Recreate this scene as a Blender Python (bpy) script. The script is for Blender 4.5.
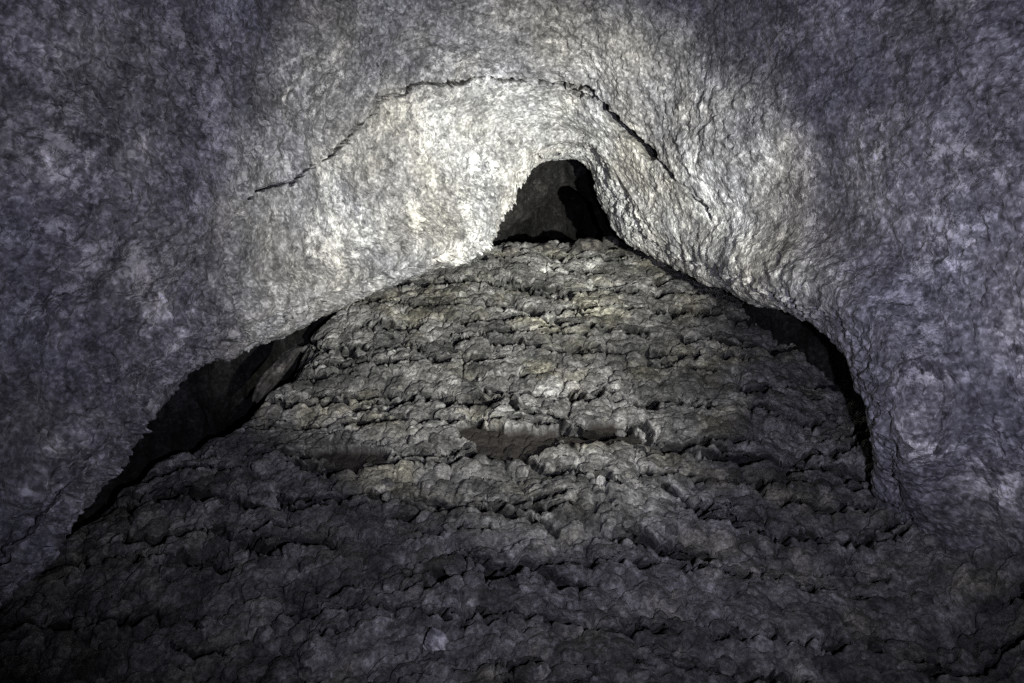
import bpy, math
import numpy as np
from mathutils import Vector

for o in list(bpy.data.objects):
    bpy.data.objects.remove(o, do_unlink=True)
scene = bpy.context.scene
COL = scene.collection
rad = math.radians

# ------------------------------------------------------------------ camera
CAM = np.array([0.0, 0.0, 1.6]); PITCH = rad(15.0); LENS = 28.0
cd = bpy.data.cameras.new('camera'); cam = bpy.data.objects.new('camera', cd); COL.objects.link(cam)
cam.location = CAM; cam.rotation_euler = (rad(90) + PITCH, 0, 0)
cd.lens = LENS; cd.sensor_width = 36; cd.clip_start = 0.05; cd.clip_end = 200
scene.camera = cam
W_, H_ = 1024.0, 683.0
FPX = LENS / 36 * W_
FWD = np.array([0, math.cos(PITCH), math.sin(PITCH)]); UP = np.array([0, -math.sin(PITCH), math.cos(PITCH)])

def ray(px, py):
    d = FWD + np.array([1.0, 0, 0]) * (px - W_ / 2) / FPX + UP * (H_ / 2 - py) / FPX
    return d / np.linalg.norm(d)
def at(px, py, r): return CAM + ray(px, py) * r
def project(P):
    D = P - CAM
    f = np.maximum(D @ FWD, 0.05)
    return W_ / 2 + FPX * D[..., 0] / f, H_ / 2 - FPX * (D @ UP) / f

# ------------------------------------------------------------------ world: inside the rock, no sky
world = bpy.data.worlds.new('World'); scene.world = world; world.use_nodes = True
bg = world.node_tree.nodes['Background']; bg.inputs[0].default_value = (0.5, 0.55, 0.8, 1); bg.inputs[1].default_value = 0.0015

# ------------------------------------------------------------------ the caver's torch beams (beside and above the lens)
def spot(name, loc, target, energy, size, blend, color, radius):
    l = bpy.data.lights.new(name, 'SPOT'); l.energy = energy; l.spot_size = rad(size); l.spot_blend = blend
    l.color = color; l.shadow_soft_size = radius
    o = bpy.data.objects.new(name, l); COL.objects.link(o); o.location = loc
    o.rotation_euler = (Vector(target) - Vector(loc)).to_track_quat('-Z', 'Y').to_euler()
LP = (1.35, 0.10, 1.34)
spot('torch_beam', LP, at(566, 178, 7.0), 3300, 26, 1.0, (0.98, 1.0, 0.95), 0.025)
spot('torch_middle', LP, at(490, 250, 6.0), 2700, 42, 1.0, (0.98, 1.0, 0.96), 0.025)
spot('torch_halo', (0.40, 0.06, 1.46), at(575, 80, 5.0), 520, 110, 1.0, (0.73, 0.725, 1.0), 0.03)

scene.render.engine = 'CYCLES'; scene.cycles.use_denoising = False; scene.cycles.sample_clamp_indirect = 0.3; scene.cycles.sample_clamp_direct = 4.0
for vl in scene.view_layers: vl.cycles.use_denoising = False
vs = scene.view_settings
vs.view_transform = 'Standard'; vs.look = 'None'; vs.exposure = 0.08; vs.gamma = 1.0

# ------------------------------------------------------------------ numpy noise
def _hash(ix, iy, iz, seed):
    h = (ix * 374761393 + iy * 668265263 + iz * 2147483647 + seed * 1274126177) & 0xFFFFFFFF
    h = ((h ^ (h >> 13)) * 1103515245) & 0xFFFFFFFF
    h = ((h ^ (h >> 15)) * 2246822519) & 0xFFFFFFFF
    h = (h ^ (h >> 16)) & 0xFFFFFF
    return h.astype(np.float32) / np.float32(0xFFFFFF)
def vnoise3(x, y, z, seed=0):
    xi = np.floor(x).astype(np.int64); yi = np.floor(y).astype(np.int64); zi = np.floor(z).astype(np.int64)
    fx = (x - xi).astype(np.float32); fy = (y - yi).astype(np.float32); fz = (z - zi).astype(np.float32)
    fx = fx * fx * (3 - 2 * fx); fy = fy * fy * (3 - 2 * fy); fz = fz * fz * (3 - 2 * fz)
    def L(a, b, t): return a + (b - a) * t
    c = [[[_hash(xi + i, yi + j, zi + k, seed) for k in (0, 1)] for j in (0, 1)] for i in (0, 1)]
    r = L(L(L(c[0][0][0], c[1][0][0], fx), L(c[0][1][0], c[1][1][0], fx), fy),
          L(L(c[0][0][1], c[1][0][1], fx), L(c[0][1][1], c[1][1][1], fx), fy), fz)
    return r * 2 - 1
def fbm(P, scale, octv=4, seed=0, gain=0.5, st=(1, 1, 1)):
    s = 0; a = 1.0; tot = 0; f = scale
    for o in range(octv):
        s = s + a * vnoise3(P[..., 0] * f * st[0] + 17.3 * o, P[..., 1] * f * st[1] + 5.1 * o, P[..., 2] * f * st[2] + 9.7 * o, seed + o)
        tot += a; a *= gain; f *= 2.03
    return s / tot
def n2(x, y, seed=0, octv=3, gain=0.5):
    P = np.stack([x, y, np.zeros_like(x) + 0.37], -1)
    return fbm(P, 1.0, octv, seed, gain)
def voronoi(x, y, seed):
    xi = np.floor(x).astype(np.int64); yi = np.floor(y).astype(np.int64)
    F1 = np.full(x.shape, 9.0, np.float32); F2 = F1.copy()
    cx = np.zeros_like(F1); cy = np.zeros_like(F1); rid = np.zeros_like(F1)
    c2x = np.zeros_like(F1); c2y = np.zeros_like(F1)
    for dx in (-1, 0, 1):
        for dy in (-1, 0, 1):
            a = xi + dx; b = yi + dy
            px = a + 0.08 + 0.84 * _hash(a, b, a * 0, seed); py = b + 0.08 + 0.84 * _hash(a, b, a * 0 + 1, seed)
            d = np.sqrt((px - x) ** 2 + (py - y) ** 2).astype(np.float32)
            n = d < F1; m = (~n) & (d < F2)
            F2 = np.where(n, F1, np.where(m, d, F2))
            c2x = np.where(n, cx, np.where(m, px, c2x)); c2y = np.where(n, cy, np.where(m, py, c2y))
            F1 = np.where(n, d, F1)
            cx = np.where(n, px, cx); cy = np.where(n, py, cy)
            rid = np.where(n, _hash(a, b, a * 0 + 2, seed), rid)
    return F1, F2, cx, cy, rid, c2x, c2y
def sstep(a, b, x):
    t = np.clip((x - a) / (b - a), 0, 1); return t * t * (3 - 2 * t)
def poly_dist(px, py, pts):
    """distance (in picture-scaled units) to a traced crack line and position along it"""
    best = np.full(px.shape, 1e6, np.float32); tt = np.zeros(px.shape, np.float32)
    n = len(pts) - 1
    for i in range(n):
        (x0, y0), (x1, y1) = pts[i], pts[i + 1]
        dx, dy = x1 - x0, y1 - y0
        t = np.clip(((px - x0) * dx + (py - y0) * dy) / (dx * dx + dy * dy), 0, 1)
        d = np.hypot(px - x0 - t * dx, py - y0 - t * dy)
        m = d < best; best = np.where(m, d, best); tt = np.where(m, (i + t) / n, tt)
    return best, tt
def grid_normals(P):
    du = np.gradient(P, axis=1); dv = np.gradient(P, axis=0)
    n = np.cross(du, dv); n /= np.linalg.norm(n, axis=-1, keepdims=True) + 1e-12
    return n

def grid_mesh(name, P, mat, attrs=None, flip=False):
    nv, nu = P.shape[:2]
    me = bpy.data.meshes.new(name)
    idx = np.arange(nv * nu, dtype=np.int32).reshape(nv, nu)
    q = np.stack([idx[:-1, :-1], idx[:-1, 1:], idx[1:, 1:], idx[1:, :-1]], -1).reshape(-1, 4)
    if flip: q = q[:, ::-1]
    me.vertices.add(nv * nu); me.vertices.foreach_set('co', np.ascontiguousarray(P, dtype=np.float32).ravel())
    me.loops.add(q.size); me.loops.foreach_set('vertex_index', np.ascontiguousarray(q).ravel())
    me.polygons.add(len(q)); me.polygons.foreach_set('loop_start', np.arange(0, q.size, 4, dtype=np.int32))
    me.polygons.foreach_set('loop_total', np.full(len(q), 4, np.int32))
    me.polygons.foreach_set('use_smooth', np.ones(len(q), bool))
    me.update(calc_edges=True)
    for k, v in (attrs or {}).items():
        a = me.attributes.new(k, 'FLOAT', 'POINT'); a.data.foreach_set('value', np.ascontiguousarray(v, dtype=np.float32).ravel())
    me.materials.append(mat)
    o = bpy.data.objects.new(name, me); COL.objects.link(o)
    return o

# ------------------------------------------------------------------ materials
class NT:
    def __init__(s, name):
        s.m = bpy.data.materials.new(name); s.m.use_nodes = True; s.t = s.m.node_tree
        s.b = s.t.nodes['Principled BSDF']; s.tc = s.t.nodes.new('ShaderNodeTexCoord')
    def n(s, kind, **kw):
        x = s.t.nodes.new(kind)
        for k, v in kw.items():
            if k in x.inputs: x.inputs[k].default_value = v
            else: setattr(x, k, v)
        return x
    def l(s, a, b): s.t.links.new(a, b)
    def mapv(s, sc):
        m = s.n('ShaderNodeMapping'); m.inputs['Scale'].default_value = sc; s.l(s.tc.outputs['Object'], m.inputs[0]); return m.outputs[0]
    def noise(s, vec, scale, detail=6, rough=0.6, dist=0.0):
        x = s.n('ShaderNodeTexNoise', Scale=scale, Detail=detail, Roughness=rough, Distortion=dist); s.l(vec, x.inputs['Vector']); return x.outputs['Fac']
    def ramp(s, f, stops):
        r = s.n('ShaderNodeValToRGB'); e = r.color_ramp.elements
        while len(e) < len(stops): e.new(0.5)
        for i, (p, c) in enumerate(stops): e[i].position = p; e[i].color = (*c, 1) if len(c) == 3 else c
        s.l(f, r.inputs[0]); return r.outputs[0]
    def mix(s, f, a, b, mode='MIX'):
        m = s.n('ShaderNodeMix', data_type='RGBA', blend_type=mode)
        for src, k in ((f, 0), (a, 6), (b, 7)):
            if isinstance(src, (int, float)): m.inputs[k].default_value = src
            elif isinstance(src, tuple): m.inputs[k].default_value = (*src, 1)
            else: s.l(src, m.inputs[k])
        return m.outputs[2]
    def bump(s, hs, rough=0.85, spec=0.3):
        prev = None
        for h, dist, st in hs:
            b = s.n('ShaderNodeBump', Strength=st, Distance=dist); s.l(h, b.inputs['Height'])
            if prev is not None: s.l(prev, b.inputs['Normal'])
            prev = b.outputs[0]
        s.l(prev, s.b.inputs['Normal'])
        s.b.inputs['Roughness'].default_value = rough
        s.b.inputs['Specular IOR Level'].default_value = spec
G = lambda v: (v, v, v)

def wall_material(name, lo, mid, hi, crust=0.75, k=1.0):
    a = NT(name)
    v1 = a.mapv((1, 1, 0.8)); v0 = a.mapv((1, 1, 1))
    n1 = a.noise(v1, 3.0, 8, 0.70, 0.2)
    n2_ = a.noise(v1, 14.0 * k, 6, 0.65, 0.0)
    n3 = a.noise(v0, 42.0 * k, 1, 0.5)
    n4 = a.noise(v0, 1.3, 3, 0.5)
    # warped cells: the popcorn crust
    wv = a.n('ShaderNodeTexNoise', Scale=30.0, Detail=3.0); a.l(v0, wv.inputs['Vector'])
    add = a.n('ShaderNodeVectorMath', operation='MULTIPLY_ADD'); a.l(wv.outputs['Color'], add.inputs[0]); add.inputs[1].default_value = (0.075, 0.075, 0.075); a.l(v0, add.inputs[2])
    vo = a.n('ShaderNodeTexVoronoi', Scale=36.0 * k); a.l(add.outputs[0], vo.inputs['Vector'])
    cell = a.n('ShaderNodeSeparateColor'); a.l(vo.outputs['Color'], cell.inputs[0])
    base = a.ramp(n1, [(0.32, lo), (0.50, mid), (0.68, hi)])
    c = a.mix(1.0, base, a.ramp(n2_, [(0.38, G(0.66)), (0.50, G(0.98)), (0.62, G(1.24))]), 'MULTIPLY')
    c = a.mix(1.0, c, a.ramp(n3, [(0.36, G(0.66)), (0.52, G(1.0)), (0.66, G(1.4))]), 'MULTIPLY')
    c = a.mix(1.0, c, a.ramp(cell.outputs[0], [(0.0, G(0.75)), (0.6, G(1.0)), (1.0, G(1.3))]), 'MULTIPLY')
    n5 = a.noise(v0, 9.0, 10, 0.85, 0.1); n6 = a.noise(v0, 1.9, 3, 0.5)
    n56 = a.n('ShaderNodeMath', operation='MULTIPLY_ADD'); a.l(n6, n56.inputs[0]); n56.inputs[1].default_value = 0.45; a.l(n5, n56.inputs[2])
    fl = a.ramp(n56.outputs[0], [(0.785, G(0)), (0.83, G(crust))])
    c = a.mix(fl, c, a.mix(1.0, a.mix(0.5, c, hi), (2.1, 2.1, 2.05), 'MULTIPLY'))
    vs_ = a.n('ShaderNodeTexVoronoi', Scale=27.0 * k); a.l(add.outputs[0], vs_.inputs['Vector'])
    sc = a.n('ShaderNodeSeparateColor'); a.l(vs_.outputs['Color'], sc.inputs[0])
    clump = a.noise(v0, 4.5, 4, 0.7)
    sm = a.n('ShaderNodeMath', operation='MULTIPLY_ADD'); a.l(clump, sm.inputs[0]); sm.inputs[1].default_value = 1.3; a.l(sc.outputs[1], sm.inputs[2])
    gt = a.n('ShaderNodeMapRange'); a.l(sm.outputs[0], gt.inputs[0]); gt.inputs[1].default_value = 1.52; gt.inputs[2].default_value = 1.66
    core = a.ramp(vs_.outputs['Distance'], [(0.10, G(0.8)), (0.55, G(0))])
    mm = a.mix(1.0, gt.outputs[0], core, 'MULTIPLY')
    c = a.mix(mm, c, (min(1, hi[0] * 1.5), min(1, hi[1] * 1.5), min(1, hi[2] * 1.5)))
    pit = a.ramp(a.noise(v1, 11.0, 5, 0.75), [(0.36, G(0.5)), (0.46, G(1.0))])
    c = a.mix(1.0, c, pit, 'MULTIPLY')
    tint = a.ramp(n4, [(0.35, (0.97, 0.98, 1.05)), (0.65, (1.03, 1.0, 0.94))])
    c = a.mix(1.0, c, tint, 'MULTIPLY')
    a.l(c, a.b.inputs['Base Color'])
    n3b = a.ramp(n3, [(0.50, G(0)), (0.64, G(1))])
    inv = a.n('ShaderNodeMath', operation='SUBTRACT'); inv.inputs[0].default_value = 1.0; a.l(vo.outputs['Distance'], inv.inputs[1])
    a.bump([(inv.outputs[0], 0.008, 0.3), (n3b, 0.008, 0.5)], 0.95, 0.15)
    return a.m
M_wall = wall_material('cave_wall_rock', (0.105, 0.103, 0.104), (0.19, 0.187, 0.185), (0.31, 0.305, 0.295))
M_hood = wall_material('pale_lining_rock', (0.22, 0.215, 0.195), (0.36, 0.35, 0.315), (0.50, 0.49, 0.45), 0.6, 1.25)
M_dark = wall_material('passage_rock_shaded', (0.006, 0.006, 0.005), (0.014, 0.013, 0.012), (0.035, 0.034, 0.031), 0.15)  # shade of the passage and hollows put into the rock colour

def floor_material():
    a = NT('lava_slope_rock')
    v0 = a.mapv((1, 1, 1))
    n1 = a.noise(v0, 1.6, 6, 0.62, 0.4); n2_ = a.noise(v0, 9.0, 8, 0.7, 0.4); n3 = a.noise(v0, 45.0, 6, 0.72); n4 = a.noise(v0, 0.9, 3, 0.5)
    at_ = a.n('ShaderNodeAttribute'); at_.attribute_name = 'cell'
    base = a.ramp(n1, [(0.30, (0.075, 0.072, 0.066)), (0.52, (0.155, 0.150, 0.137)), (0.72, (0.26, 0.252, 0.23))])
    c = a.mix(1.0, base, a.ramp(n2_, [(0.36, G(0.4)), (0.50, G(0.95)), (0.64, G(1.9))]), 'MULTIPLY')
    c = a.mix(1.0, c, a.ramp(n3, [(0.38, G(0.5)), (0.52, G(1.0)), (0.64, G(1.5))]), 'MULTIPLY')
    c = a.mix(1.0, c, a.ramp(at_.outputs['Fac'], [(0.2, G(0.6)), (0.5, G(1.0)), (0.8, G(1.6))]), 'MULTIPLY')
    ol = a.ramp(a.noise(v0, 2.3, 4, 0.6), [(0.50, G(0)), (0.66, G(0.55))])
    c = a.mix(ol, c, a.mix(1.0, c, (1.1, 1.05, 0.72), 'MULTIPLY'))
    n5 = a.noise(v0, 10.0, 9, 0.85, 0.3)
    c = a.mix(a.ramp(n5, [(0.58, G(0)), (0.65, G(0.7))]), c, (0.34, 0.34, 0.32))
    st = a.n('ShaderNodeAttribute'); st.attribute_name = 'dark_brown'
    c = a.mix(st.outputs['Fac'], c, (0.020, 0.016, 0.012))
    a.l(c, a.b.inputs['Base Color'])
    a.bump([(n2_, 0.035, 0.8), (n3, 0.014, 1.0)], 0.75, 0.35)
    return a.m
M_floor = floor_material()
M_lump = M_floor

# ------------------------------------------------------------------ the lava slope (cave floor)
FY = np.array([-4, 0, 2.0, 3.0, 3.6, 4.3, 5.0, 5.8, 6.6, 7.2, 7.6, 8.1, 8.7, 9.5, 14.0])
FZ = np.array([-0.3, 0.05, 0.42, 0.74, 1.08, 1.62, 2.22, 2.95, 3.74, 4.30, 4.58, 4.72, 4.70, 4.5, 4.3])
EDY = np.array([-4, 0, 2.5, 3.6, 4.5, 4.9, 5.3, 5.95, 6.5, 7.1, 7.6, 9, 14]); EDX = np.array([-3.6, -3.6, -3.4, -3.1, -2.70, -2.32, -2.10, -1.90, -1.68, -1.2, -1.0, -1.0, -1.0])
def floor_z(x, y):
    z = np.interp(y, FY, FZ)
    z = 0.5 * z + 0.25 * (np.interp(y - 0.25, FY, FZ) + np.interp(y + 0.25, FY, FZ))
    e = np.interp(y, EDY, EDX)
    z = z - 1.1 * sstep(0.0, 0.7, e + 0.36 + 0.07 * np.sin(3.3 * y + 1) + 0.04 * np.sin(8.7 * y) - x) - 0.06 * np.clip(-x, 0, 3) ** 2 * 0.5
    z = z - 0.025 * (np.clip(x - 0.4, 0, 4)) ** 2
    z = z + 0.50 * sstep(1.9, 2.8, x) * sstep(5.7, 4.7, y)
    return z
def floor_hit(px, py):
    d = ray(px, py); r = 1.5
    while r < 12:
        p = CAM + d * r
        if p[2] < floor_z(p[0], p[1]): return p
        r += 0.01
    return CAM + d * 8

NS, NU = 1700, 1500
tv = np.linspace(0, 1, NS)
yy = 1.4 + 7.7 * (0.30 * tv + 0.70 * tv ** 1.25)
uu = np.linspace(-1, 1, NU)
Yg, Ug = np.meshgrid(yy, uu, indexing='ij')
Xg = Ug * (2.3 + 0.22 * np.clip(Yg, 0, 9)) + 0.15
Xg = Xg.astype(np.float64)
base = np.stack([Xg, Yg, floor_z(Xg, Yg)], -1)
Nf = grid_normals(base)
if Nf[..., 2].mean() < 0: Nf = -Nf
# arc length upslope, used as the second coordinate of the crust pattern
B = np.interp(Yg, yy, np.concatenate([[0], np.cumsum(np.hypot(np.diff(yy), np.diff(np.interp(yy, FY, FZ))))]))
A = Xg
PX, PY = project(base)
RNG = np.linalg.norm(base - CAM, axis=-1)
w1 = n2(A * 1.3, B * 1.3, 11); w2 = n2(A * 7, B * 7, 12); w3 = n2(A * 7 + 31, B * 7, 13)
w4 = n2(A * 26, B * 26, 14, 2); w5 = n2(A * 26 + 9, B * 26, 15, 2)
h = 0.10 * n2(A * 0.8, B * 0.8, 20, 2) + 0.05 * n2(A * 2.2, B * 2.6, 21, 2)
# shingled rows of lobes
def shingles(size, sx, seed, dome, tilt, jit, rowh, crack, cw, h):
    a = (A + 0.22 * size * w2 * 1.6 + 0.018 * w4) / (size * sx); b = (B + 0.28 * size * w3 * 1.6 + 0.018 * w5 + 0.10 * w1 + 0.05 * A) / (size * 1.35)
    F1, F2, cx, cy, rid, c2x, c2y = voronoi(a, b, seed)
    e = F2 - F1
    h = h + dome * (1 - np.clip(F1 / 0.75, 0, 1) ** 2.4) + tilt * (b - cy) * size * 1.35 + jit * (rid - 0.5)
    row = np.floor(cy / rowh + 0.35 * np.sin(cx * 0.9 + seed)); row2 = np.floor(c2y / rowh + 0.35 * np.sin(c2x * 0.9 + seed))
    up = sstep(-0.05, 0.35, (c2y - cy) / (np.hypot(c2x - cx, c2y - cy) + 1e-6) * np.sign(1))  # neighbour lies upslope
    dn = sstep(0.05, 0.5, (cy - c2y) / (np.hypot(c2x - cx, c2y - cy) + 1e-6))
    m = (row != row2) * np.clip(0.62 + 1.1 * n2(A * 1.7 + seed, B * 1.7, seed + 5, 2), 0, 1)
    h = h - crack * m * np.exp(-(e * size / cw) ** 2)
    return h, rid, e, m
h, ridA, eA, mA = shingles(0.34, 1.3, 31, 0.030, 0.015, 0.02, 1.0, 0.05, 0.013, h)
h, ridB, eB, mB = shingles(0.155, 1.15, 32, 0.030, 0.02, 0.014, 1.4, 0.05, 0.009, h)
h, ridC, eC, mC = shingles(0.066, 1.15, 33, 0.022, 0.02, 0.010, 2.0, 0.025, 0.005, h)
h, ridD, eD, mD = shingles(0.030, 1.1, 34, 0.007, 0.0, 0.002, 2.0, 0.0, 0.004, h)
h = h + 0.009 * n2(A * 20, B * 20, 41, 4, 0.62)

h = h + 0.09 * n2(A * 4.5, B * 4.5, 43, 3) * sstep(6.9, 7.6, Yg)
# traced long cracks: (polyline in the photograph, strength, width px)
wob = 3.5 * w3 * np.clip(RNG / 4, 0.6, 1.4) + 6 * n2(A * 13, B * 13, 55, 2)
tooth = (eC * 6)
CR = [([(345, 405), (385, 410), (418, 394), (450, 402), (485, 408), (510, 407), (520, 420), (560, 428), (600, 440), (640, 425), (655, 445), (700, 455)], 0.13, 2.4),
      ([(700, 455), (730, 462), (770, 468), (810, 470), (845, 482), (890, 487)], 0.16, 3.0),
      ([(285, 470), (320, 478), (370, 476), (400, 470), (450, 472), (480, 460), (520, 465), (540, 480), (590, 480), (640, 500)], 0.11, 2.2),
      ([(505, 285), (530, 292), (560, 296), (600, 292), (640, 300)], 0.09, 1.5),
      ([(510, 312), (540, 318), (575, 330), (620, 335), (650, 340)], 0.09, 1.5),
      ([(440, 345), (490, 342), (530, 348), (560, 358), (600, 352), (650, 358), (700, 362), (760, 365)], 0.10, 1.8),
      ([(300, 345), (330, 350), (360, 357)], 0.10, 1.8),
      ([(240, 550), (270, 560), (300, 548), (340, 556)], 0.12, 2.6),
      ([(455, 568), (485, 575), (500, 588), (525, 576), (560, 595), (600, 598)], 0.13, 3.0),
      ([(620, 540), (650, 548), (665, 560), (690, 562), (720, 560)], 0.12, 2.6),
      ([(660, 490), (680, 500), (700, 520), (730, 525), (760, 530)], 0.10, 2.4),
      ([(890, 508), (930, 515), (960, 522), (990, 535), (1030, 560)], 0.14, 2.8),
      ([(410, 505), (450, 512), (480, 520), (520, 528), (560, 545)], 0.10, 2.4)]
cslot = np.zeros_like(h)
for pts, s, w in CR:
    d, t = poly_dist(PX, PY + wob, pts)
    wv = w * (0.65 + 0.7 * np.clip(ridC, 0, 1))
    ends = sstep(0, 0.06, t) * sstep(0, 0.06, 1 - t)
    cslot = np.maximum(cslot, 3.0 * s * ends * np.exp(-(d / (wv * 1.2)) ** 4))
# torn hollows where the crust is missing
dark_brown = np.zeros_like(h)
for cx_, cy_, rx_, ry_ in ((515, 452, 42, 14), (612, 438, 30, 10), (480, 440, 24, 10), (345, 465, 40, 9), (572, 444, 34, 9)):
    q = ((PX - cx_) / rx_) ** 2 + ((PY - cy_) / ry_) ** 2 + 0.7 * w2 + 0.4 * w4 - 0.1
    s_ = sstep(1.1, 0.75, q); dark_brown = np.maximum(dark_brown, s_)
crest_band = 0.75 * sstep(264, 246, PY + 7 * w2 + 5 * w3) * (PX > 330) * (PX < 760)  # darker brown band along the crest of the slope
h = h * (1 - 0.45 * dark_brown) - 0.025 * dark_brown
# thin drying cracks that run across the slope, scalloped like the lobes they part
slotf = np.zeros_like(h)
for q, (sp, off, thr) in enumerate([(0.44, 0.0, -0.06), (0.61, 0.13, 0.0), (0.37, 0.07, 0.05)]):
    f = (B + 0.10 * A * (1 if q != 1 else -0.6) + 0.16 * n2(A * 0.9 + q * 9, B * 0.9, 60 + q, 2) + 0.055 * n2(A * 3.6, B * 3.6, 63 + q, 2)
         + 0.055 * np.abs(np.sin(A * (21 + 3 * q) + 4 * w2)) * (0.6 + w1) + 0.024 * w4 + 0.050 * n2(A * 11, B * 5, 70 + q, 2) + off) / sp
    dist = np.abs(f - np.round(f)) * sp
    k_ = np.round(f)
    m = sstep(thr, thr + 0.10, n2(A * 1.9 + k_ * 5.3, k_ * 3.1 + q * 7.7, 66 + q, 3))
    wd = (0.0095 + 0.0034 * np.clip(RNG - 3.5, 0, 5)) * (0.5 + 1.3 * np.clip(0.5 + n2(A * 9, B * 9, 68 + q, 2), 0, 1)) * m
    slotf = np.maximum(slotf, 0.38 * m * np.exp(-(dist / np.maximum(wd, 1e-4)) ** 4))
slotf = np.maximum(slotf * (1 - dark_brown) * sstep(7.6, 7.2, Yg), cslot)
VF = base - np.array([0.6, 0, 1.55]); VF /= np.linalg.norm(VF, axis=-1, keepdims=True)
Pf = base + Nf * (h - 0.25 * slotf)[..., None] + VF * slotf[..., None]
# the lobes lean down-slope towards the viewer
floor = grid_mesh('cave_floor', Pf, M_floor, {'cell': 0.25 * ridA + 0.45 * ridB + 0.3 * ridC, 'dark_brown': np.maximum(dark_brown * 0.97, crest_band)})
floor['kind'] = 'structure'

# ------------------------------------------------------------------ the cave walls and roof: lofted shells
C0 = [(-70, 650, 3.6), (24, 562, 4.0), (76, 502, 4.3), (136, 440, 4.6), (172, 376, 4.9), (250, 334, 5.2), (350, 292, 5.9), (430, 260, 6.5), (488, 243, 6.9),
      (510, 205, 7.15), (530, 163, 7.35), (560, 149, 7.5), (594, 153, 7.4), (617, 192, 7.2), (637, 226, 7.0), (672, 252, 6.7), (756, 288, 5.3), (832, 314, 4.7),
      (878, 368, 4.35), (896, 436, 4.3), (904, 502, 4.8), (978, 600, 5.2), (1110, 720, 5.2)]
C1 = [(-160, 570, 2.4), (-45, 490, 2.85), (25, 425, 3.25), (85, 365, 3.6), (140, 300, 3.95), (205, 245, 4.35), (262, 190, 4.75), (330, 148, 5.1), (382, 108, 5.4),
      (420, 86, 5.5), (470, 82, 5.6), (540, 83, 5.7), (590, 92, 5.6), (625, 118, 5.5), (655, 155, 5.4), (700, 205, 5.2), (775, 235, 5.0), (870, 255, 4.35),
      (935, 310, 3.85), (980, 385, 3.6), (1005, 455, 3.4), (1090, 500, 3.1), (1240, 560, 2.7)]
for i in range(5, 16):
    k_ = 0.68 * min(1, (i - 4) / 3, (16 - i) / 2.0); C1[i] = (C1[i][0], C1[i][1], C1[i][2] + k_ * (C0[i][2] - C1[i][2]))
a0 = np.array([at(*p) for p in C0]); a1 = np.array([at(*p) for p in C1])
# belly of the arch: bulges inwards between its crease and its lip
cen = np.array([0.3, 5.0, 3.0])
NC = len(C0)
th = np.linspace(rad(205), rad(-25), NC)
def ring(y, wx, zc, hz): return np.array([(0.1 + wx * math.cos(t), y, zc + hz * math.sin(t)) for t in th])
r2 = ring(2.0, 3.1, 1.9, 4.7); r3 = ring(0.0, 3.1, 1.5, 4.4); r4 = ring(-3.5, 2.8, 0.7, 3.0)
for i_ in list(range(0, 5)) + list(range(16, NC)):
    k_ = 0.42; a1[i_] = (1 - k_) * a0[i_] + k_ * r2[i_]
for i_, f_ in ((5, 0.5), (15, 0.35)):
    a1[i_] = (1 - f_) * a1[i_] + f_ * (0.58 * a0[i_] + 0.42 * r2[i_])
am = a0 * 0.5 + a1 * 0.5
inb = cen - am; inb /= np.linalg.norm(inb, axis=1)[:, None]
out0 = a0 - np.array([0.25, 0, 0]) - np.stack([0 * a0[:, 0], a0[:, 1], np.clip(a0[:, 2] - 0.5, 1, 4)], 1)
out0[:, 1] = 0; out0 /= np.linalg.norm(out0, axis=1)[:, None]
am = am + np.array([0, 1.0, 0]) * 0.0 - out0 * 0.02 + np.array([0, 0.12, 0.0])
Bk = a0 + out0 * 0.10 + np.array([0, 0.35, 0])
for i, (px, py, r) in {12: (591, 166, 7.95), 13: (605, 205, 7.85), 14: (622, 240, 7.6), 15: (665, 262, 7.1)}.items():
    Bk[i] = at(px, py, r)
Bk2 = a0 + out0 * 0.55 + np.array([0, 0.55, 0]); Bk3 = a0 + out0 * 0.9 + np.array([0, 0.2, 0])
rows = [Bk3, Bk2, Bk, a0, am, a1, r2, r3, r4]
vpos = np.array([0, 0.04, 0.08, 0.13, 0.30, 0.47, 0.78, 0.93, 1.0])
def cr_interp(ctrl, pos, t):
    """monotone-ish cubic Hermite through control rows"""
    ctrl = np.asarray(ctrl, float); m = np.zeros_like(ctrl); sh = (-1,) + (1,) * (ctrl.ndim - 1)
    dp = np.diff(pos).reshape(sh); sl = np.diff(ctrl, axis=0) / dp
    m[1:-1] = (sl[:-1] * dp[1:] + sl[1:] * dp[:-1]) / (dp[1:] + dp[:-1]); m[0] = sl[0]; m[-1] = sl[-1]
    k = np.clip(np.searchsorted(pos, t, side='right') - 1, 0, len(pos) - 2)
    hh = (pos[k + 1] - pos[k]); s = (t - pos[k]) / hh; hh = hh.reshape(sh); s = s.reshape(sh)
    return ((2 * s**3 - 3 * s**2 + 1) * ctrl[k] + (s**3 - 2 * s**2 + s) * hh * m[k] + (-2 * s**3 + 3 * s**2) * ctrl[k + 1] + (s**3 - s**2) * hh * m[k + 1])
NV, NUW = 1300, 1500
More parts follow.
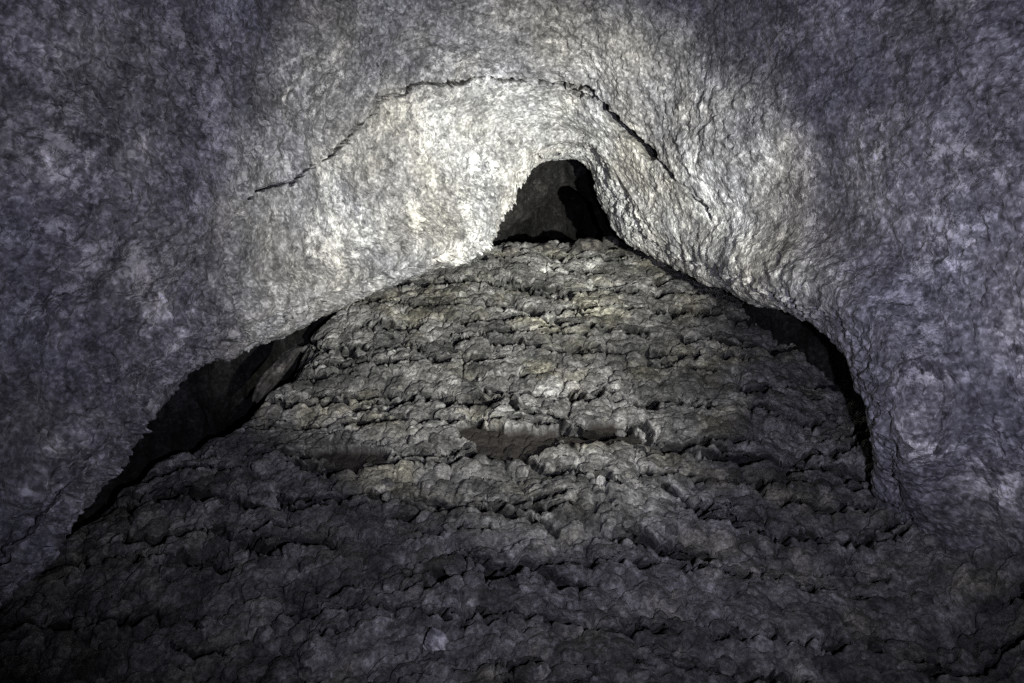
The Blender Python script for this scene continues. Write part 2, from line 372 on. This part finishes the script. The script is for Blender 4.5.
# sample more finely where the picture looks
tq = np.linspace(0, 1, 4000); dens = np.where(tq < 0.13, 1.5, np.where(tq < 0.8, 1.0, 0.35)); cdf = np.cumsum(dens); cdf = (cdf - cdf[0]) / (cdf[-1] - cdf[0])
tvw = np.interp(np.linspace(0, 1, NV), cdf, tq)
cu = np.linspace(0, 1, NC); tu = np.linspace(0, 1, NUW)
R = cr_interp(np.array(rows), vpos, tvw)                # NV x NC x 3
Pw = cr_interp(R.transpose(1, 0, 2), cu, tu).transpose(1, 0, 2)
def blur_u(P, wd_, n):
    for _ in range(n):
        Q = np.concatenate([np.repeat(P[:, :1], wd_, 1), P, np.repeat(P[:, -1:], wd_, 1)], 1)
        c = np.cumsum(Q, axis=1); P = (c[:, 2 * wd_:] - c[:, :-2 * wd_]) / (2 * wd_)
        P = P[:, :NUW]
    return P
wbl = sstep(0.16, 0.30, tvw)[:, None, None]
Pw = Pw * (1 - wbl) + blur_u(Pw, 22, 3) * wbl
Nw = grid_normals(Pw)
mid = Pw.mean(axis=(0, 1))
if ((np.array([0.2, 3.0, 2.0]) - Pw) * Nw)[500:900].sum() < 0: Nw = -Nw   # normals point into the cave
Vg, UUg = np.meshgrid(tvw, tu, indexing='ij')
PXw, PYw = project(Pw)
st = (1, 1, 0.7)
hw = 0.16 * fbm(Pw, 0.9, 3, 71) + 0.055 * fbm(Pw, 3.2, 3, 72, 0.55, st) + 0.026 * fbm(Pw, 8.0, 2, 73, 0.4, (1, 1, 0.85)) + 0.020 * sstep(0.05, 0.50, fbm(Pw, 17, 1, 74)) + 0.015 * sstep(0.10, 0.6, fbm(Pw, 33, 1, 77)) - 0.018 * sstep(0.25, 0.6, fbm(Pw, 12, 2, 78))
rg = 1 - np.abs(fbm(Pw, 5.5, 3, 75, 0.55, (1, 1, 0.35)))
knob = sstep(0.15, 0.6, fbm(Pw, 14, 3, 76, 0.6, (1, 1, 0.7)))
hw = hw + 0.014 * knob
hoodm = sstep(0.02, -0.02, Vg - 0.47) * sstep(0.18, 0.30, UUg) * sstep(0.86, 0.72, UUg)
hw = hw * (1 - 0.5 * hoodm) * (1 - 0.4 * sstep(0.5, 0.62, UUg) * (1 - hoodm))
# the outer layer ends at the crease above the arch: a broken step
vc = 0.47 + 0.012 * n2(UUg * 60, Vg * 0, 81, 3) + 0.008 * n2(UUg * 14, Vg * 0, 82, 2)
amp = sstep(0.22, 0.28, UUg) * sstep(0.70, 0.62, UUg)
br = np.clip(0.55 + 1.2 * n2(UUg * 22, Vg * 0 + 3, 83, 2), 0.1, 1)
hw = hw + 0.0 * amp * br * sstep(-0.004, 0.004, Vg - vc) * sstep(0.16, 0.0, Vg - vc)
hw = hw - 0.0 * amp * br * np.exp(-((Vg - vc + 0.004) / 0.004) ** 2)
wobw = 3.2 * n2(PXw / 4, PYw / 4, 93, 2) + 3.5 * n2(PXw / 14, PYw / 14, 91, 3) + 9 * n2(PXw / 38, PYw / 38, 92, 2)
slot = np.zeros_like(hw)
dv_, tv_ = poly_dist(PXw + 1.5 * wobw, PYw, [(243, 205), (232, 230), (228, 262), (240, 285), (243, 310), (250, 325)])
hw = hw - 0.07 * sstep(0, 0.1, tv_) * sstep(0, 0.1, 1 - tv_) * np.exp(-(dv_ / 3.0) ** 2) * (Vg > 0.14)
wmod = 1.5 * np.clip(0.5 + 1.1 * n2(PXw / 17 + 7, PYw / 17, 97, 3), 0, 1)
for pts, s, w in [([(238, 212), (262, 195), (285, 182), (300, 172), (330, 158), (350, 140), (372, 112), (388, 98), (402, 92), (415, 86), (450, 80), (500, 82), (545, 82), (590, 90), (606, 105), (625, 125), (640, 142), (655, 158), (675, 178), (695, 200), (712, 222)], 0.085, 1.5),
                  ([(606, 105), (625, 125), (640, 142), (655, 158)], 0.09, 3.8),
                  ([(372, 112), (380, 96), (383, 80), (378, 62)], 0.05, 0.9),
                  ([(560, 84), (570, 92), (600, 97), (618, 112)], 0.07, 1.4)]:
    w = w * wmod
    d, t = poly_dist(PXw + wobw, PYw + wobw, pts)
    ok = (Vg > 0.14)
    slot = slot + 9.0 * s * ok * sstep(0.25, 0.42, wmod) * sstep(0, 0.1, t) * sstep(0, 0.1, 1 - t) * np.exp(-(d / (w * 1.15)) ** 4)
# fade big offsets near the hidden back of the shell; a ragged lip
lipr = np.exp(-((Vg - 0.13) / 0.02) ** 2)
VD = Pw - np.array([0.3, 0, 1.9]); VD /= np.linalg.norm(VD, axis=-1, keepdims=True)
Pw2 = Pw + Nw * hw[..., None] + (VD * 0.85 - Nw * 0.3) * np.clip(slot, 0, 0.5)[..., None]
rag = (0.26 * fbm(Pw, 9, 4, 95, 0.65) * (0.35 + 0.65 * sstep(0.52, 0.45, UUg))) * lipr
o_u = cr_interp(out0, cu, tu)
Pw2 = Pw2 + o_u[None] * rag[..., None]
# pale mineral crust that flowers in patches
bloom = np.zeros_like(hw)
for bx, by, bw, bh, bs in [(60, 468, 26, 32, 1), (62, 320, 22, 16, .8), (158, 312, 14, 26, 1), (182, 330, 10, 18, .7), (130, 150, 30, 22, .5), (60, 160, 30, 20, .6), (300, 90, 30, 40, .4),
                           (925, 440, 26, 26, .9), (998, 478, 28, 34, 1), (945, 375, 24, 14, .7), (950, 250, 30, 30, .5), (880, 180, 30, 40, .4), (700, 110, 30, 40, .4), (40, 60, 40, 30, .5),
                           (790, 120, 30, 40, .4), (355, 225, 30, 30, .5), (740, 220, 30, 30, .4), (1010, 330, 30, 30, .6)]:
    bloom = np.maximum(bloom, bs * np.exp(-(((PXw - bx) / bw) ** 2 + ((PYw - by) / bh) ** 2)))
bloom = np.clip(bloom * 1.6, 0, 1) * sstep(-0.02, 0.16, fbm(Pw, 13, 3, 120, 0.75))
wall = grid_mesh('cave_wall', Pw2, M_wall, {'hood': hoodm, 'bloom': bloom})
wall['kind'] = 'structure'
# the pale lining is one more look on the same rock: blend by where it lies
t = M_wall.node_tree
def wall_blend():
    m = M_wall; nt = m.node_tree
    b = nt.nodes['Principled BSDF']; src = b.inputs['Base Color'].links[0].from_socket
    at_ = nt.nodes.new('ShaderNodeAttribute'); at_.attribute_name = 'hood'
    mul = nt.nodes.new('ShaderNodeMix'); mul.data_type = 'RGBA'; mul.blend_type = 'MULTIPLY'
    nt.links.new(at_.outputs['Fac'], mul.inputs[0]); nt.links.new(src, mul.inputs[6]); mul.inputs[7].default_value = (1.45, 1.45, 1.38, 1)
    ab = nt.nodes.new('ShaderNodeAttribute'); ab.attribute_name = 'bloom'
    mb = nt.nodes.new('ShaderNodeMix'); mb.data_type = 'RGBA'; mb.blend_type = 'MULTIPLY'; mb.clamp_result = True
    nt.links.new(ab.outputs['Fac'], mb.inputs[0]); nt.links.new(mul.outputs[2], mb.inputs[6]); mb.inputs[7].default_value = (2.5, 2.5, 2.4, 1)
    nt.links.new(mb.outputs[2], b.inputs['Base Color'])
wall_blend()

# ------------------------------------------------------------------ the passage and side hollows behind the shell
q1 = a0 + out0 * 0.95 + np.array([0, 0.3, 0]); q1[:, 2] -= 0.0
q2 = a0 + out0 * 0.6 + np.array([0, 1.2, 0])
q3 = a0 * np.array([0.8, 1, 1]) + out0 * 0.35 + np.array([0.05, 1.7, 0]); q3[:, 1] = np.maximum(q3[:, 1], 7.2)
k = np.linspace(0, 1, NC)
q4 = np.stack([0.45 + 1.5 * np.cos(th), 0 * th + 8.9, 4.8 + 1.8 * np.sin(th)], 1)
q5 = np.stack([0.45 + 1.0 * np.cos(th), 0 * th + 9.9, 5.1 + 1.1 * np.sin(th)], 1)
q6 = np.stack([0.45 + 0.02 * np.cos(th), 0 * th + 10.1, 5.2 + 0.02 * np.sin(th)], 1)
tp = np.linspace(0, 1, 420); up_ = np.linspace(0, 1, 520)
Rp = cr_interp(np.array([q1, q2, q3, q4, q5, q6]), np.array([0, .2, .45, .75, .9, 1.0]), tp)
Pp = cr_interp(Rp.transpose(1, 0, 2), cu, up_).transpose(1, 0, 2)
Np = grid_normals(Pp)
if ((np.array([0.3, 5.0, 3.5]) - Pp) * Np).sum() < 0: Np = -Np
hp = 0.30 * fbm(Pp, 1.8, 3, 101, 0.5, (1.8, 1, 0.25)) + 0.07 * fbm(Pp, 6, 4, 102, 0.6, (1.3, 1, 0.4))
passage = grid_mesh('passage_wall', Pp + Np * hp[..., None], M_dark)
passage['kind'] = 'structure'

# ------------------------------------------------------------------ loose stones
def rock_mesh(name, dims, seed, mat, rough=0.16, cuts=5, sub=5):
    import bmesh
    bm = bmesh.new(); bmesh.ops.create_icosphere(bm, subdivisions=sub, radius=1.0)
    V = np.array([v.co[:] for v in bm.verts]); rs = np.random.RandomState(seed)
    for c in range(cuts * 3):                      # knock flat faces off it
        n = rs.normal(size=3); n /= np.linalg.norm(n); dcut = rs.uniform(0.62, 0.9)
        dd = V @ n; V = V - np.clip(dd - dcut, 0, 9)[:, None] * n * 0.85
    d = rough * fbm(V + seed * 3.7, 1.6, 3, seed) + rough * 0.45 * fbm(V + seed, 6, 4, seed + 3, 0.6)
    V = V * (1 + d[:, None]) * np.array(dims)
    for v, p in zip(bm.verts, V): v.co = p
    me = bpy.data.meshes.new(name); bm.to_mesh(me); bm.free(); me.materials.append(mat)
    me.polygons.foreach_set('use_smooth', np.ones(len(me.polygons), bool))
    o = bpy.data.objects.new(name, me); COL.objects.link(o); return o
sub_ = (slice(0, NS, 4), slice(0, NU, 4))
qx, qy = project(Pf[sub_]); qP = Pf[sub_]
def stone(name, px, py, dims, seed, label, cat, rot=(0, 0, 0), mat=None, sink=0.3, lift=0.0, group=None):
    dd = (qx - px) ** 2 + (qy - py) ** 2; p = qP[np.unravel_index(np.argmin(dd), dd.shape)]
    o = rock_mesh(name, dims, seed, mat or M_stone)
    o.location = (p[0], p[1], p[2] + dims[2] * (1 - sink) + lift); o.rotation_euler = rot
    o['label'] = label; o['category'] = cat
    if group: o['group'] = group
    return o
M_stone = wall_material('loose_stone', (0.022, 0.020, 0.018), (0.045, 0.042, 0.038), (0.09, 0.086, 0.078), 0.45)
M_pale = wall_material('pale_stone', (0.16, 0.16, 0.155), (0.26, 0.26, 0.25), (0.40, 0.40, 0.38), 0.8)

stone('boulder', 590, 252, (0.20, 0.15, 0.10), 3, 'rounded dark boulder on the crest right of the middle of the opening', 'boulder', (0.1, 0.1, 0.3), sink=0.5)
stone('boulder', 545, 249, (0.15, 0.11, 0.07), 4, 'small rounded boulder on the crest below the middle of the dark opening', 'boulder', sink=1.1)
stone('rock', 612, 244, (0.10, 0.08, 0.07), 5, 'pale-topped angular rock leaning against the right side of the opening', 'rock', (0, 0.5, 0.2), sink=0.4)
stone('rock', 512, 252, (0.10, 0.08, 0.06), 6, 'dark stone at the left foot of the opening, leftmost on the crest', 'rock', sink=1.1)
stone('pale_rock', 437, 650, (0.06, 0.05, 0.08), 12, 'small pale upright rock at the bottom of the slope, the palest stone there', 'rock', (0.2, -0.5, 0.3), M_pale, 0.6)
sl = rock_mesh('leaning_slab', (0.065, 0.07, 0.34), 8, M_stone, 0.12, 9)
sl.location = at(276, 372, 5.7); sl.rotation_euler = (-0.3, 0.5, 0.2)
sl['label'] = 'narrow grey slab leaning beside the dark hollow at the left edge of the slope'; sl['category'] = 'slab'
# rounded lumps of lava set in the crust of the slope
rs = np.random.RandomState(5)
protos = [rock_mesh('lava_lump', d_, 20 + i_, M_lump, 0.30, 4, 4) for i_, d_ in enumerate([(0.050, 0.045, 0.034), (0.042, 0.050, 0.038), (0.060, 0.045, 0.036), (0.036, 0.034, 0.028), (0.048, 0.040, 0.044), (0.034, 0.042, 0.026)])]
for o in protos:
    at_ = o.data.attributes.new('cell', 'FLOAT', 'POINT'); at_.data.foreach_set('value', rs.uniform(0.45, 0.8, 1).repeat(len(o.data.vertices)).astype(np.float32))
n_l = 0
while n_l < 130:
    px, py = rs.uniform(60, 960), rs.uniform(300, 680)
    if py < 560 and not (330 - (py - 300) * 1.1 < px < 720 + (py - 300) * 0.9): continue
    dd = (qx - px) ** 2 + (qy - py) ** 2; P_ = qP[np.unravel_index(np.argmin(dd), dd.shape)]
    src = protos[n_l % 6]
    o = src if n_l < 6 else src.copy()
    if n_l >= 6: COL.objects.link(o)
    k_ = rs.uniform(0.35, 1.3)
    o.location = (P_[0], P_[1], P_[2] - 0.012); o.scale = (k_, k_, k_); o.rotation_euler = (rs.uniform(-.4, .4), rs.uniform(-.4, .4), rs.uniform(0, 6.28))
    o['label'] = 'small rounded grey lava lump set among many alike in the crust of the slope'; o['category'] = 'lava lump'; o['group'] = 'lava lumps in the crust of the slope'
    n_l += 1

print('verts', sum(len(o.data.vertices) for o in bpy.data.objects if o.type == 'MESH'))
